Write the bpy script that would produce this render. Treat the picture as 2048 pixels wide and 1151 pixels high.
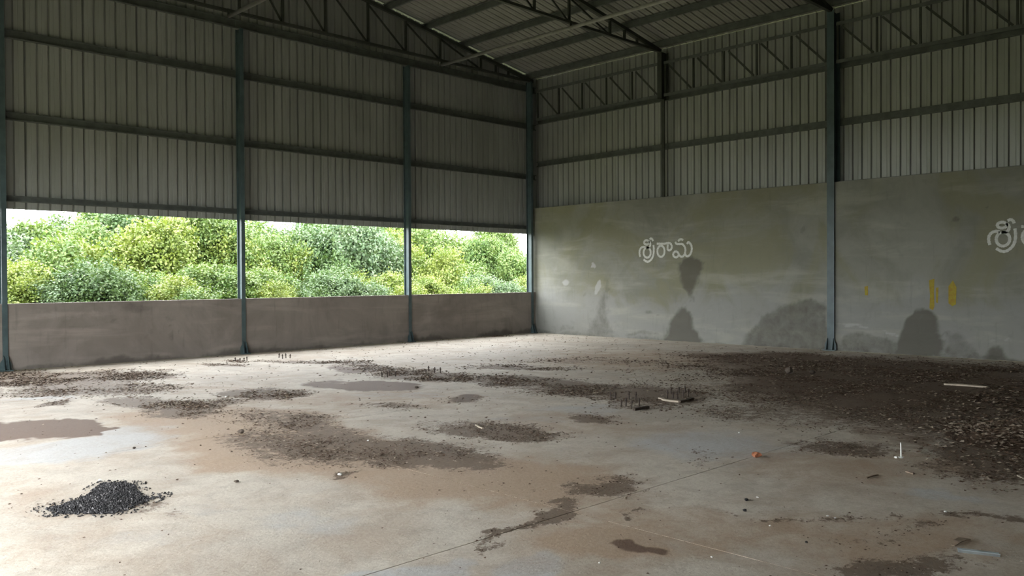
import bpy, math, random
import numpy as np
from mathutils import Vector, Matrix

random.seed(7); rng = np.random.default_rng(7)
for o in list(bpy.data.objects): bpy.data.objects.remove(o, do_unlink=True)
scene = bpy.context.scene
C = scene.collection

# ------------------------------------------------------------------ camera
CAM = np.array([-17.6215, -16.8318, 1.6]); YAW, PIT, ROL, FPX = 0.790656, -0.0116775, -0.0052314, 1660.35
_f = np.array([math.cos(YAW)*math.cos(PIT), math.sin(YAW)*math.cos(PIT), math.sin(PIT)])
_r0 = np.array([math.sin(YAW), -math.cos(YAW), 0.0]); _u0 = np.cross(_r0, _f)
_r = math.cos(ROL)*_r0 + math.sin(ROL)*_u0; _u = -math.sin(ROL)*_r0 + math.cos(ROL)*_u0
cd = bpy.data.cameras.new('camera'); cam = bpy.data.objects.new('camera', cd); C.objects.link(cam)
cam.matrix_world = Matrix(((_r[0], _u[0], -_f[0], CAM[0]), (_r[1], _u[1], -_f[1], CAM[1]), (_r[2], _u[2], -_f[2], CAM[2]), (0, 0, 0, 1)))
cd.sensor_fit = 'HORIZONTAL'; cd.sensor_width = 36; cd.lens = FPX/2048*36; cd.clip_end = 500; cd.clip_start = .05
scene.camera = cam

# ------------------------------------------------------------------ sky, exposure
w = bpy.data.worlds.new('sky'); scene.world = w; w.use_nodes = True
bg = w.node_tree.nodes['Background']; bg.inputs[0].default_value = (0.97, 1.0, 1.02, 1); bg.inputs[1].default_value = 1.0
vs = scene.view_settings
vs.view_transform = 'Standard'; vs.look = 'None'; vs.gamma = 1; vs.use_curve_mapping = False; vs.exposure = 3.65

# ------------------------------------------------------------------ pixel -> place
def hit(px, ax, val):
    d = _f + (px[0]-1024)/FPX*_r - (px[1]-575.5)/FPX*_u
    return CAM + (val-CAM[ax])/d[ax]*d
def on_floor(x, y): return hit((x, y), 2, 0.0)
def pixel_of(P):
    d = P-CAM; z = d@_f
    return 1024+FPX*(d@_r)/z, 575.5-FPX*(d@_u)/z, z

# ------------------------------------------------------------------ materials
def new_mat(name, rough=.8, metal=0.0, spec=.5):
    m = bpy.data.materials.new(name); m.use_nodes = True
    nt = m.node_tree; b = nt.nodes['Principled BSDF']
    b.inputs['Roughness'].default_value = rough; b.inputs['Metallic'].default_value = metal
    b.inputs['Specular IOR Level'].default_value = spec
    return m, nt, b
def N(nt, t, **k):
    n = nt.nodes.new(t)
    for a, v in k.items():
        if a.startswith('i_'): n.inputs[a[2:].replace('_', ' ')].default_value = v
        else: setattr(n, a, v)
    return n
def noise(nt, vec, scale, detail=5, rough=.6, dist=0):
    n = N(nt, 'ShaderNodeTexNoise'); n.inputs['Scale'].default_value = scale; n.inputs['Detail'].default_value = detail
    n.inputs['Roughness'].default_value = rough; n.inputs['Distortion'].default_value = dist
    nt.links.new(vec, n.inputs['Vector']); return n.outputs['Fac']
def ramp(nt, fac, a, b, smooth=True):
    n = N(nt, 'ShaderNodeMapRange'); n.interpolation_type = 'SMOOTHSTEP' if smooth else 'LINEAR'
    n.inputs['From Min'].default_value = a; n.inputs['From Max'].default_value = b
    nt.links.new(fac, n.inputs['Value']); return n.outputs['Result']
def mathn(nt, op, a, b):
    n = N(nt, 'ShaderNodeMath', operation=op)
    for i, v in enumerate((a, b)):
        if isinstance(v, (int, float)): n.inputs[i].default_value = v
        else: nt.links.new(v, n.inputs[i])
    return n.outputs[0]
def mix(nt, fac, a, b, mode='MIX'):
    n = N(nt, 'ShaderNodeMix', data_type='RGBA', blend_type=mode)
    for s, v in ((n.inputs[0], fac), (n.inputs[6], a), (n.inputs[7], b)):
        if isinstance(v, (int, float)): s.default_value = v
        elif isinstance(v, tuple): s.default_value = (*v, 1)
        else: nt.links.new(v, s)
    return n.outputs[2]
def world_pos(nt): return N(nt, 'ShaderNodeNewGeometry').outputs['Position']
def scaled(nt, vec, s):
    n = N(nt, 'ShaderNodeMapping'); n.inputs['Scale'].default_value = s; nt.links.new(vec, n.inputs['Vector']); return n.outputs[0]
def bump(nt, b, h, strength, dist):
    n = N(nt, 'ShaderNodeBump'); n.inputs['Strength'].default_value = strength; n.inputs['Distance'].default_value = dist
    nt.links.new(h, n.inputs['Height']); nt.links.new(n.outputs[0], b.inputs['Normal'])
def simple(name, col, var=.25, scale=6, rough=.7, metal=0, spec=.4, col2=None, bumpd=0):
    m, nt, b = new_mat(name, rough, metal, spec)
    p = world_pos(nt); f = noise(nt, p, scale, 5)
    c2 = col2 or tuple(c*(1-var) for c in col)
    nt.links.new(mix(nt, ramp(nt, f, .3, .7), col, c2), b.inputs['Base Color'])
    if bumpd: bump(nt, b, f, .6, bumpd)
    return m

def floor_material():
    m, nt, b = new_mat('dusty_concrete', .75, 0, .35)
    p = world_pos(nt)
    at = N(nt, 'ShaderNodeAttribute', attribute_name='dirt_shade'); sep = N(nt, 'ShaderNodeSeparateColor'); nt.links.new(at.outputs['Color'], sep.inputs[0])
    husk, dust, rust_shade = sep.outputs; clean = at.outputs['Alpha']  # first and third masks also carry shade painted on the right floor
    n1 = noise(nt, p, .55, 6, .6, .6); n2 = noise(nt, p, 3.2, 8, .65, .4); n3 = noise(nt, p, 30, 8, .75)
    c = mix(nt, ramp(nt, n1, .35, .7), (.58, .53, .45), (.47, .425, .36))
    c = mix(nt, mathn(nt, 'MULTIPLY', ramp(nt, n2, .42, .68), .6), c, (.38, .335, .28))
    c = mix(nt, mathn(nt, 'MULTIPLY', ramp(nt, noise(nt, p, 9, 7, .7, .5), .5, .7), .4), c, (.33, .29, .24))
    cl = ramp(nt, mathn(nt, 'ADD', clean, mathn(nt, 'MULTIPLY', mathn(nt, 'SUBTRACT', n2, .5), .5)), .25, .6)
    c = mix(nt, mathn(nt, 'MULTIPLY', cl, .85), c, (.475, .48, .475))
    du = ramp(nt, mathn(nt, 'ADD', dust, mathn(nt, 'MULTIPLY', mathn(nt, 'SUBTRACT', n2, .5), .7)), .25, .75)
    c = mix(nt, mathn(nt, 'MULTIPLY', ramp(nt, noise(nt, p, 1.3, 7, .65, .8), .42, .68), .55), c, (.37, .285, .21))
    c = mix(nt, mathn(nt, 'MULTIPLY', du, .85), c, (.395, .285, .195))
    ru = ramp(nt, mathn(nt, 'ADD', rust_shade, mathn(nt, 'MULTIPLY', mathn(nt, 'SUBTRACT', n2, .5), .45)), .3, .6)
    c = mix(nt, mathn(nt, 'MULTIPLY', ru, .95), c, (.125, .075, .050))
    n5 = noise(nt, p, 9, 6, .75, .6)
    hn = mathn(nt, 'ADD', mathn(nt, 'MULTIPLY', mathn(nt, 'SUBTRACT', n5, .5), 1.7), mathn(nt, 'MULTIPLY', mathn(nt, 'SUBTRACT', n3, .5), 1.6))
    hu = ramp(nt, mathn(nt, 'ADD', mathn(nt, 'MULTIPLY', husk, 1.35), hn), .42, .74)
    hc = mix(nt, ramp(nt, n3, .35, .65), (.095, .065, .044), (.18, .128, .088))
    c = mix(nt, mathn(nt, 'MULTIPLY', hu, .85), c, hc)
    c = mix(nt, mathn(nt, 'MULTIPLY', ramp(nt, n3, .42, .64), .38), c, mix(nt, 1.0, c, (.66, .62, .57), 'MULTIPLY'))
    sp = ramp(nt, noise(nt, p, 55, 4, .65), .60, .70)
    c = mix(nt, mathn(nt, 'MULTIPLY', sp, .6), c, (.20, .155, .115))
    nt.links.new(c, b.inputs['Base Color'])
    bump(nt, b, mathn(nt, 'ADD', n3, mathn(nt, 'MULTIPLY', hu, .8)), .5, .012)
    return m
def plaster_material(name, a, bcol, dampc, palec, streak=.3, tint=None, low=None):
    m, nt, b = new_mat(name, .88, 0, .2)
    p = world_pos(nt)
    at = N(nt, 'ShaderNodeAttribute', attribute_name='dirt_shade'); sep = N(nt, 'ShaderNodeSeparateColor'); nt.links.new(at.outputs['Color'], sep.inputs[0])
    damp, pale, dark = sep.outputs
    n1 = noise(nt, p, .8, 7, .62, .7); n2 = noise(nt, p, 4.5, 8, .65, .3); n3 = noise(nt, scaled(nt, p, (6, 6, .8)), 1.6, 6, .6); n4 = noise(nt, scaled(nt, p, (.4, .4, 2.6)), 1.0, 5, .6, .5)
    c = mix(nt, ramp(nt, n1, .35, .68), a, bcol)
    sz = N(nt, 'ShaderNodeSeparateXYZ'); nt.links.new(p, sz.inputs[0])
    if tint: c = mix(nt, mathn(nt, 'MULTIPLY', ramp(nt, noise(nt, p, .55, 5, .6, 1.0), .40, .62), .75), c, tint)
    if low: c = mix(nt, mathn(nt, 'MULTIPLY', ramp(nt, mathn(nt, 'ADD', sz.outputs[2], mathn(nt, 'MULTIPLY', mathn(nt, 'SUBTRACT', n1, .5), 2.2)), 1.55, .85), .8), c, low)
    c = mix(nt, mathn(nt, 'MULTIPLY', ramp(nt, n4, .48, .70), .5), c, tuple(x*1.35 for x in a))
    c = mix(nt, mathn(nt, 'MULTIPLY', ramp(nt, n3, .55, .8), streak), c, tuple(x*.6 for x in bcol))
    c = mix(nt, mathn(nt, 'MULTIPLY', ramp(nt, n2, .5, .8), .35), c, tuple(x*.6 for x in a))
    dn = mathn(nt, 'MULTIPLY', mathn(nt, 'SUBTRACT', n2, .5), .55)
    c = mix(nt, mathn(nt, 'MULTIPLY', ramp(nt, mathn(nt, 'ADD', pale, mathn(nt, 'MULTIPLY', dn, 2)), .35, .8), .8), c, palec)
    c = mix(nt, mathn(nt, 'MULTIPLY', ramp(nt, mathn(nt, 'ADD', damp, dn), .20, .80), .8), c, dampc)
    c = mix(nt, mathn(nt, 'MULTIPLY', ramp(nt, mathn(nt, 'ADD', dark, dn), .3, .8), .55), c, tuple(x*.6 for x in dampc))
    nt.links.new(c, b.inputs['Base Color'])
    bump(nt, b, mathn(nt, 'ADD', n2, n1), .35, .02)
    return m
def sheet_material(name, col, metal, rough):
    m, nt, b = new_mat(name, rough, metal, .5)
    p = world_pos(nt); oi = N(nt, 'ShaderNodeObjectInfo')
    f = noise(nt, scaled(nt, p, (1.5, 1.5, .35)), 1.4, 5, .6)
    c = mix(nt, ramp(nt, f, .3, .75), col, tuple(x*.78 for x in col))
    c = mix(nt, mathn(nt, 'MULTIPLY', oi.outputs['Random'], .28), c, (col[0]*.74, col[1]*.74, col[2]*.66))
    nt.links.new(c, b.inputs['Base Color']); return m
def leaf_material(name, a, bcol, ccol):
    m, nt, b = new_mat(name, .5, 0, .45)
    p = world_pos(nt); oi = N(nt, 'ShaderNodeObjectInfo')
    f = noise(nt, p, 1.6, 4, .65); g = noise(nt, p, 6, 3, .6)
    c = mix(nt, ramp(nt, f, .35, .65), a, bcol)
    c = mix(nt, ramp(nt, g, .52, .72), c, ccol)
    c = mix(nt, mathn(nt, 'MULTIPLY', oi.outputs['Random'], .45), c, bcol)
    nt.links.new(c, b.inputs['Base Color'])
    tr = N(nt, 'ShaderNodeBsdfTranslucent'); nt.links.new(mix(nt, 1.0, c, (1.0, 1.0, .55), 'MULTIPLY'), tr.inputs['Color'])
    mx = N(nt, 'ShaderNodeMixShader'); mx.inputs[0].default_value = .22
    out = [n for n in nt.nodes if n.type == 'OUTPUT_MATERIAL'][0]
    nt.links.new(b.outputs[0], mx.inputs[1]); nt.links.new(tr.outputs[0], mx.inputs[2]); nt.links.new(mx.outputs[0], out.inputs[0])
    return m

M = dict(
    floor=floor_material(),
    sub=simple('sub_base', (.16, .13, .10), .4, 9, .95),
    backwall=plaster_material('brown_grey_plaster', (.255, .225, .20), (.185, .162, .142), (.075, .066, .058), (.33, .30, .275), .5),
    sidewall=plaster_material('grey_green_plaster', (.225, .225, .19), (.17, .172, .142), (.082, .078, .062), (.32, .32, .30), .3, (.185, .18, .115), (.235, .237, .225)),
    wallsheet=sheet_material('galvanised_wall_sheet', (.35, .365, .345), .25, .5),
    roofsheet=sheet_material('galvanised_roof_sheet', (.27, .272, .25), 0.0, .75),
    colpaint=simple('teal_grey_column_paint', (.07, .108, .115), .3, 5, .45, 0, .5),
    steel=simple('dark_grey_green_steel', (.112, .124, .114), .35, 5, .5, 0, .4),
    truss=simple('weathered_truss_steel', (.05, .056, .047), .35, 5, .55, 0, .4),
    strut=simple('pale_pipe_steel', (.27, .27, .25), .3, 6, .5, 0, .5),
    white=simple('whitewash_paint', (.60, .61, .56), .2, 25, .9, 0, .2),
    yellow=simple('yellow_paint', (.30, .265, .03), .4, 12, .8, 0, .3, (.27, .17, .03)),
    bolt=simple('rusty_bolt_steel', (.075, .055, .045), .4, 40, .7, .3),
    coal=simple('charred_husk', (.016, .015, .017), .5, 60, .7),
    ash=simple('grey_ash', (.20, .19, .19), .4, 60, .9),
    husk=simple('brown_husk', (.155, .105, .072), .5, 30, .9, 0, .2, (.062, .042, .030)),
    huskpale=simple('pale_husk', (.42, .35, .27), .4, 30, .9, 0, .2),
    brick=simple('fired_clay', (.40, .16, .085), .4, 25, .9, 0, .2, bumpd=.01),
    stone=simple('dark_clod', (.10, .08, .065), .4, 25, .95, 0, .2, bumpd=.01),
    black=simple('black_crumb', (.012, .012, .012), .4, 30, .8),
    paper=simple('white_scrap', (.80, .79, .76), .12, 20, .8),
    zinc=simple('pale_blue_sheet_metal', (.58, .66, .70), .2, 12, .35, .4),
    wood=simple('weathered_wood', (.30, .23, .17), .4, 14, .85, 0, .2),
    palewood=simple('pale_wood', (.55, .48, .38), .3, 14, .85, 0, .2),
    bark=simple('bark', (.20, .16, .12), .4, 8, .95, 0, .2),
    grass=simple('rough_grass', (.11, .15, .04), .4, 1.5, .95, 0, .2, (.17, .14, .08)),
    leafA=leaf_material('leaf_mid', (0.068, 0.140, 0.032), (0.144, 0.213, 0.052), (0.255, 0.307, 0.111)),
    leafB=leaf_material('leaf_dark', (0.047, 0.102, 0.032), (0.102, 0.170, 0.055), (0.213, 0.264, 0.128)),
    leafD=leaf_material('leaf_blue_green', (0.073, 0.137, 0.059), (0.153, 0.222, 0.111), (0.289, 0.340, 0.230)),
    leafC=leaf_material('leaf_yellow', (0.111, 0.179, 0.034), (0.213, 0.264, 0.052), (0.340, 0.357, 0.111)),
)

# ------------------------------------------------------------------ mesh helpers
class MB:
    def __init__(s): s.v = []; s.f = []
    def box(s, x0, x1, y0, y1, z0, z1):
        b = len(s.v); s.v += [(x, y, z) for z in (z0, z1) for y in (y0, y1) for x in (x0, x1)]
        s.f += [tuple(b+i for i in q) for q in ((0, 2, 3, 1), (4, 5, 7, 6), (0, 1, 5, 4), (2, 6, 7, 3), (0, 4, 6, 2), (1, 3, 7, 5))]; return s
    def bar(s, a, b, wd, ht, up=(0, 0, 1)):                    # rectangular bar from a to b
        a = Vector(a); b = Vector(b); d = (b-a).normalized(); up = Vector(up)
        if abs(d.dot(up)) > .95: up = Vector((1, 0, 0))
        sd = d.cross(up).normalized(); u = sd.cross(d)
        k = len(s.v)
        for c in (a, b):
            for i, j in ((-1, -1), (1, -1), (1, 1), (-1, 1)): s.v.append(tuple(c+sd*(i*wd/2)+u*(j*ht/2)))
        s.f += [(k, k+3, k+2, k+1), (k+4, k+5, k+6, k+7)]+[(k+i, k+(i+1) % 4, k+4+(i+1) % 4, k+4+i) for i in range(4)]; return s
    def tube(s, pts, rads, n=10):
        k0 = len(s.v); pts = [Vector(p) for p in pts]
        for i, p in enumerate(pts):
            d = (pts[min(i+1, len(pts)-1)]-pts[max(i-1, 0)]).normalized()
            up = Vector((0, 0, 1)) if abs(d.z) < .9 else Vector((1, 0, 0))
            sd = d.cross(up).normalized(); u = sd.cross(d); r = rads[i] if hasattr(rads, '__len__') else rads
            for j in range(n):
                t = 2*math.pi*j/n; s.v.append(tuple(p+sd*(r*math.cos(t))+u*(r*math.sin(t))))
        for i in range(len(pts)-1):
            for j in range(n):
                a = k0+i*n+j; b = k0+i*n+(j+1) % n; s.f.append((a, b, b+n, a+n))
        s.f += [tuple(range(k0+n-1, k0-1, -1)), tuple(range(k0+(len(pts)-1)*n, k0+len(pts)*n))]; return s
    def prism(s, poly, axis, a, b):                             # polygon in the two other axes, extruded along axis
        k = len(s.v); n = len(poly)
        for c in (a, b):
            for p, q in poly: s.v.append((c, p, q) if axis == 0 else (p, c, q) if axis == 1 else (p, q, c))
        s.f += [tuple(range(k+n-1, k-1, -1)), tuple(range(k+n, k+2*n))]+[(k+i, k+(i+1) % n, k+n+(i+1) % n, k+n+i) for i in range(n)]; return s
    def mesh(s, name, mat, smooth=False):
        me = bpy.data.meshes.new(name); me.from_pydata(s.v, [], s.f); me.materials.append(mat)
        if smooth: me.polygons.foreach_set('use_smooth', [True]*len(me.polygons))
        me.update(); return me
def link(name, me, parent=None, loc=None):
    o = bpy.data.objects.new(name, me); C.objects.link(o)
    if loc is not None: o.location = loc
    if parent: o.parent = parent
    return o
def part(name, mb, mat, parent, smooth=False, loc=None): return link(name, mb.mesh(name, mat, smooth), parent, loc)
LABELS = {}
def tag(o, label, cat, group=None, kind=None):
    n = len(label.split()); assert 4 <= n <= 16, (n, label)
    assert LABELS.setdefault(label, group) == group and (group or o.name not in LABELS), label
    o['label'] = label; o['category'] = cat
    if group: o['group'] = group
    if kind: o['kind'] = kind
    return o
def thing(name, label, cat, loc=(0, 0, 0), group=None):
    o = bpy.data.objects.new(name, None); C.objects.link(o); o.location = loc; o.empty_display_size = .2
    return tag(o, label, cat, group)
def struct(o, label, cat): o['kind'] = 'structure'; o['label'] = label; o['category'] = cat; return o

# ------------------------------------------------------------------ dimensions (metres, corner of the two walls at the origin)
XW, YF = -18.27, -17.8                       # far left side, front end behind the camera
RIDGE = -9.135
SL = .177
EAVE = 7.40                                 # top of the trusses at the right wall
def roofz(x): return EAVE+SL*(-x if x > RIDGE else (x-XW))
PURL_H = .16
SILL = 1.19; WTOP = 3.645; CLADB = 2.90
GX = [-13.66, -9.14, -4.63, -.15]           # back wall columns
GXALL = [-18.12]+GX
SYC = [-8.9, -17.7]                         # side wall columns

# ------------------------------------------------------------------ floor: slabs with dirt masks
_wr = np.random.default_rng(11); _wp = [(s, _wr.uniform(0, 6.28, 6)) for s in (.9, 1.9, 4.1, 8.7, 17.0, 35.0)]
def warp(a, b, amp):
    da = np.zeros(len(a)); db = np.zeros(len(a))
    for k, (s, p) in enumerate(_wp):
        g = amp*.62**k; t = p[4]; u = a*math.cos(t)+b*math.sin(t); v = -a*math.sin(t)+b*math.cos(t)
        da += g*np.sin(s*u*1.3+p[0]+1.7*np.sin(s*v*.8+p[1])); db += g*np.sin(s*v*1.1+p[2]+1.7*np.sin(s*u*.9+p[3]))
    return da, db
def ell(PX, PY, cx, cy, rx, ry, tilt=0, soft=.6):
    c, s = math.cos(math.radians(tilt)), math.sin(math.radians(tilt))
    dx, dy = PX-cx, PY-cy; u = (dx*c+dy*s)/rx; v = (-dx*s+dy*c)/ry
    return np.clip((1.25-np.sqrt(u*u+v*v))/soft, 0, 1)
HUSK_SHADE = [(80, 757, 230, 17, 0, 1.2), (190, 780, 210, 16, -2, .8), (280, 752, 90, 10, 0, .9), (300, 748, 60, 7, 0, .55), (335, 817, 130, 24, 3, 1.0), (230, 780, 160, 10, -4, .5), (545, 790, 80, 15, 0, 1.0), (640, 727, 110, 5, 3, .6), (745, 733, 90, 8, 4, .75),
        (870, 752, 130, 13, 3, .95), (1030, 765, 110, 14, 3, .85), (1150, 778, 110, 14, 4, .8), (1300, 792, 170, 22, 2, .75), (1190, 832, 80, 11, 3, .7),
        (770, 903, 260, 42, 7, .95), (610, 855, 170, 26, 8, .62), (560, 880, 120, 24, 5, .5), (930, 940, 90, 18, 4, .6), (990, 862, 130, 22, 8, .75), (900, 795, 60, 7, 0, .55),
        (1215, 990, 105, 20, -6, .72), (1105, 1030, 65, 14, -14, .8), (1010, 1058, 90, 7, -17, .8), (1060, 985, 50, 14, 0, .4), (1335, 1030, 45, 7, -8, .7),
        (1800, 795, 430, 66, 3, .8), (1960, 900, 160, 80, 0, .85), (2030, 840, 90, 50, 0, .95), (2300, 840, 300, 100, 0, .75), (2250, 1000, 200, 90, 0, .5), (1720, 745, 420, 32, 2, .78), (1560, 830, 170, 28, 4, .5), (1640, 890, 110, 14, 0, .7), (1840, 940, 130, 30, 10, .5),  # broad right-hand ellipses: litter, plus painted darkening where the floor dims
        (1660, 1035, 85, 8, 2, .65), (1790, 1040, 60, 7, 0, .45), (1880, 1062, 90, 12, 0, .5), (1890, 1128, 150, 26, 0, .75), (2000, 1042, 80, 9, 3, .7), (1540, 1016, 40, 6, -4, .55), (1800, 1075, 90, 14, 0, .35),
        (430, 731, 55, 3, 0, .75), (480, 723, 45, 3, 0, .6), (90, 808, 45, 5, -4, .7), (1050, 735, 120, 6, 0, .55), (1180, 722, 140, 5, 0, .4), (1440, 712, 150, 7, 0, .5), (960, 672, 80, 4, -4, .6),
        (770, 816, 90, 8, 0, .5), (1420, 930, 70, 12, -14, .35), (660, 955, 45, 5, -6, .7), (430, 805, 80, 10, 0, .5), (1950, 745, 120, 12, 2, .8), (200, 1003, 130, 24, 0, .5)]
RUST_SHADE = [(50, 858, 135, 20, 6, 1.0), (140, 868, 60, 10, 8, .9), (720, 768, 95, 11, 3, .9), (700, 738, 100, 6, 3, .6), (905, 793, 65, 8, 0, .55), (1345, 1085, 75, 18, 3, .75), (770, 815, 90, 8, 0, .4), (1590, 880, 70, 12, 0, .4), (1800, 770, 420, 70, 3, .7), (1560, 720, 300, 22, 2, .6), (1990, 1032, 50, 5, 0, .5), (1545, 1012, 40, 6, 0, .4), (560, 785, 70, 10, 0, .4), (1850, 860, 250, 50, 0, .45)]  # reddish stains; the wide right-hand entries also paint in the fall-off of light
DUST = [(560, 880, 330, 75, 8, .8), (950, 970, 420, 75, 4, .8), (1250, 1075, 300, 60, 0, .75), (330, 845, 240, 30, 0, .7), (700, 800, 330, 30, 0, .5), (1500, 1060, 400, 70, 0, .55), (1700, 930, 330, 60, 0, .5), (1150, 850, 300, 45, 0, .45), (1300, 720, 300, 25, 0, .55), (200, 990, 200, 50, 0, .3), (1850, 1080, 300, 60, 0, .6), (420, 775, 300, 18, 0, .4), (60, 800, 160, 22, 0, .35)]
CLEAN = [(260, 872, 110, 20, -6, .9), (110, 905, 190, 25, -4, .8), (770, 1115, 150, 26, -8, .8), (1030, 1125, 120, 28, 0, .75), (560, 1035, 200, 30, 0, .4), (1420, 900, 190, 50, 0, .6), (1180, 815, 130, 14, 0, .5), (1050, 835, 90, 10, 0, .5), (40, 800, 120, 8, 0, .7), (350, 1010, 140, 30, 0, .3), (1400, 1065, 130, 16, 6, .5), (1850, 1005, 130, 14, 6, .55), (760, 790, 90, 7, 0, .6), (200, 1090, 250, 30, 0, .35), (1250, 1105, 80, 20, 0, .2), (850, 760, 300, 22, 0, .25)]
def floor_masks(P):
    da, db = warp(P[:, 0], P[:, 1], .20); Pw = P.copy(); Pw[:, 0] += da; Pw[:, 1] += db
    PX, PY, Z = pixel_of(Pw); ok = Z > 1.0; out = []
    for L in (HUSK_SHADE, DUST, RUST_SHADE, CLEAN):
        m = np.zeros(len(P))
        for cx, cy, rx, ry, t, s in L: m = np.maximum(m, s*(ell(PX, PY, cx, cy, rx, ry, t, .75) if L is not HUSK_SHADE else .78*ell(PX, PY, cx, cy, rx*1.02, ry*1.02, t, .9)+.22*ell(PX, PY, cx, cy, rx*1.5, ry*1.5, t, 1.0)))
        out.append(np.where(ok, m, 0.0))
    far = ~ok | (PX < -150) | (PX > 2250) | (PY > 1250)
    out[1] = np.where(far, .35, out[1])
    return np.stack(out, 1)
def grid_mesh(name, mat, us, vs_, fn, masks, thick=None):
    U, V = np.meshgrid(us, vs_); P = np.stack(fn(U.ravel(), V.ravel()), 1)
    nu, nv = len(us), len(vs_)
    idx = np.arange(nu*nv).reshape(nv, nu)
    q = np.stack((idx[:-1, :-1], idx[:-1, 1:], idx[1:, 1:], idx[1:, :-1]), -1).reshape(-1, 4)
    verts = P; faces = q.tolist()
    if thick is not None:
        rim = list(idx[0, :])+list(idx[1:, -1])+list(idx[-1, -2::-1])+list(idx[-2:0, 0]); k = len(verts)
        verts = np.vstack((verts, P[rim]+np.array(thick))); n = len(rim)
        faces += [(rim[(i+1) % n], rim[i], k+i, k+(i+1) % n) for i in range(n)]
        faces.append([k+i for i in range(n)][::-1])
    me = bpy.data.meshes.new(name); me.from_pydata(verts.tolist(), [], [tuple(int(i) for i in f) for f in faces]); me.materials.append(mat)
    mk = masks(P); mk = np.vstack((mk, np.zeros((len(verts)-len(P), 4))))
    at = me.color_attributes.new('dirt_shade', 'FLOAT_COLOR', 'POINT'); at.data.foreach_set('color', mk.astype(np.float32).ravel())
    me.update(); return me
fl = link('floor', MB().box(XW, 0, YF, 0, -.25, -.06).mesh('floor', M['sub']))
struct(fl, 'dusty cracked concrete floor of the shed, dirtied with husk and dust', 'floor')
xs_ = [XW, -17.8, -13.35, -8.9, -4.45, 0]; ys_ = [YF, -13.09, -8.72, -4.36, 0]
for i in range(5):
    for j in range(4):
        a, b_, c, d = xs_[i]+.004, xs_[i+1]-.004, ys_[j]+.004, ys_[j+1]-.004
        st = .055 if i >= 1 else .2
        us = np.linspace(a, b_, int((b_-a)/st)+2); vv = np.linspace(c, d, int((d-c)/st)+2)
        me = grid_mesh('floor_slab', M['floor'], us, vv, lambda U, V: (U, V, np.zeros_like(U)), floor_masks, (0, 0, -.058))
        link('floor_slab', me, fl)

gr = link('ground', MB().box(-80, 60, -70, 90, -.6, -.27).mesh('ground', M['grass'])); struct(gr, 'rough green ground outside around the shed', 'ground')

# ------------------------------------------------------------------ masonry walls
def inside(pt, poly):
    x, y = pt[:, 0], pt[:, 1]; r = np.zeros(len(pt), bool); j = len(poly)-1
    for i in range(len(poly)):
        xi, yi = poly[i]; xj, yj = poly[j]; c = ((yi > y) != (yj > y)) & (x < (xj-xi)*(y-yi)/(yj-yi+1e-12)+xi); r ^= c; j = i
    return r
def back_masks(P):
    da, db = warp(P[:, 0]*2, P[:, 2]*2, .06); P = P.copy(); P[:, 0] += da; P[:, 2] += db
    PX, PY, Z = pixel_of(P); m = np.zeros((len(P), 4)); z = P[:, 2]
    for cx, cy, rx, ry, t, s in [(265, 616, 45, 14, 0, .5), (120, 634, 35, 4, 30, .34), (170, 650, 50, 4, 4, .36), (230, 645, 40, 4, -12, .36), (300, 638, 70, 5, -3, .34), (331, 655, 2, 26, 0, .5), (338, 660, 2, 34, 0, .5), (347, 655, 2, 26, 0, .42), (130, 664, 2, 6, 0, .5), (290, 670, 40, 16, 0, .26)]: m[:, 0] = np.maximum(m[:, 0], s*ell(PX, PY, cx, cy, rx, ry, t))
    m[:, 2] = np.clip((.16-z)/.14, 0, 1)*.75
    for cx, cy, rx, ry, t, s in [(130, 625, 130, 16, 0, .45), (60, 700, 90, 20, 0, .35), (560, 660, 60, 30, 0, .3)]: m[:, 1] = np.maximum(m[:, 1], s*ell(PX, PY, cx, cy, rx, ry, t))
    return m
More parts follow.
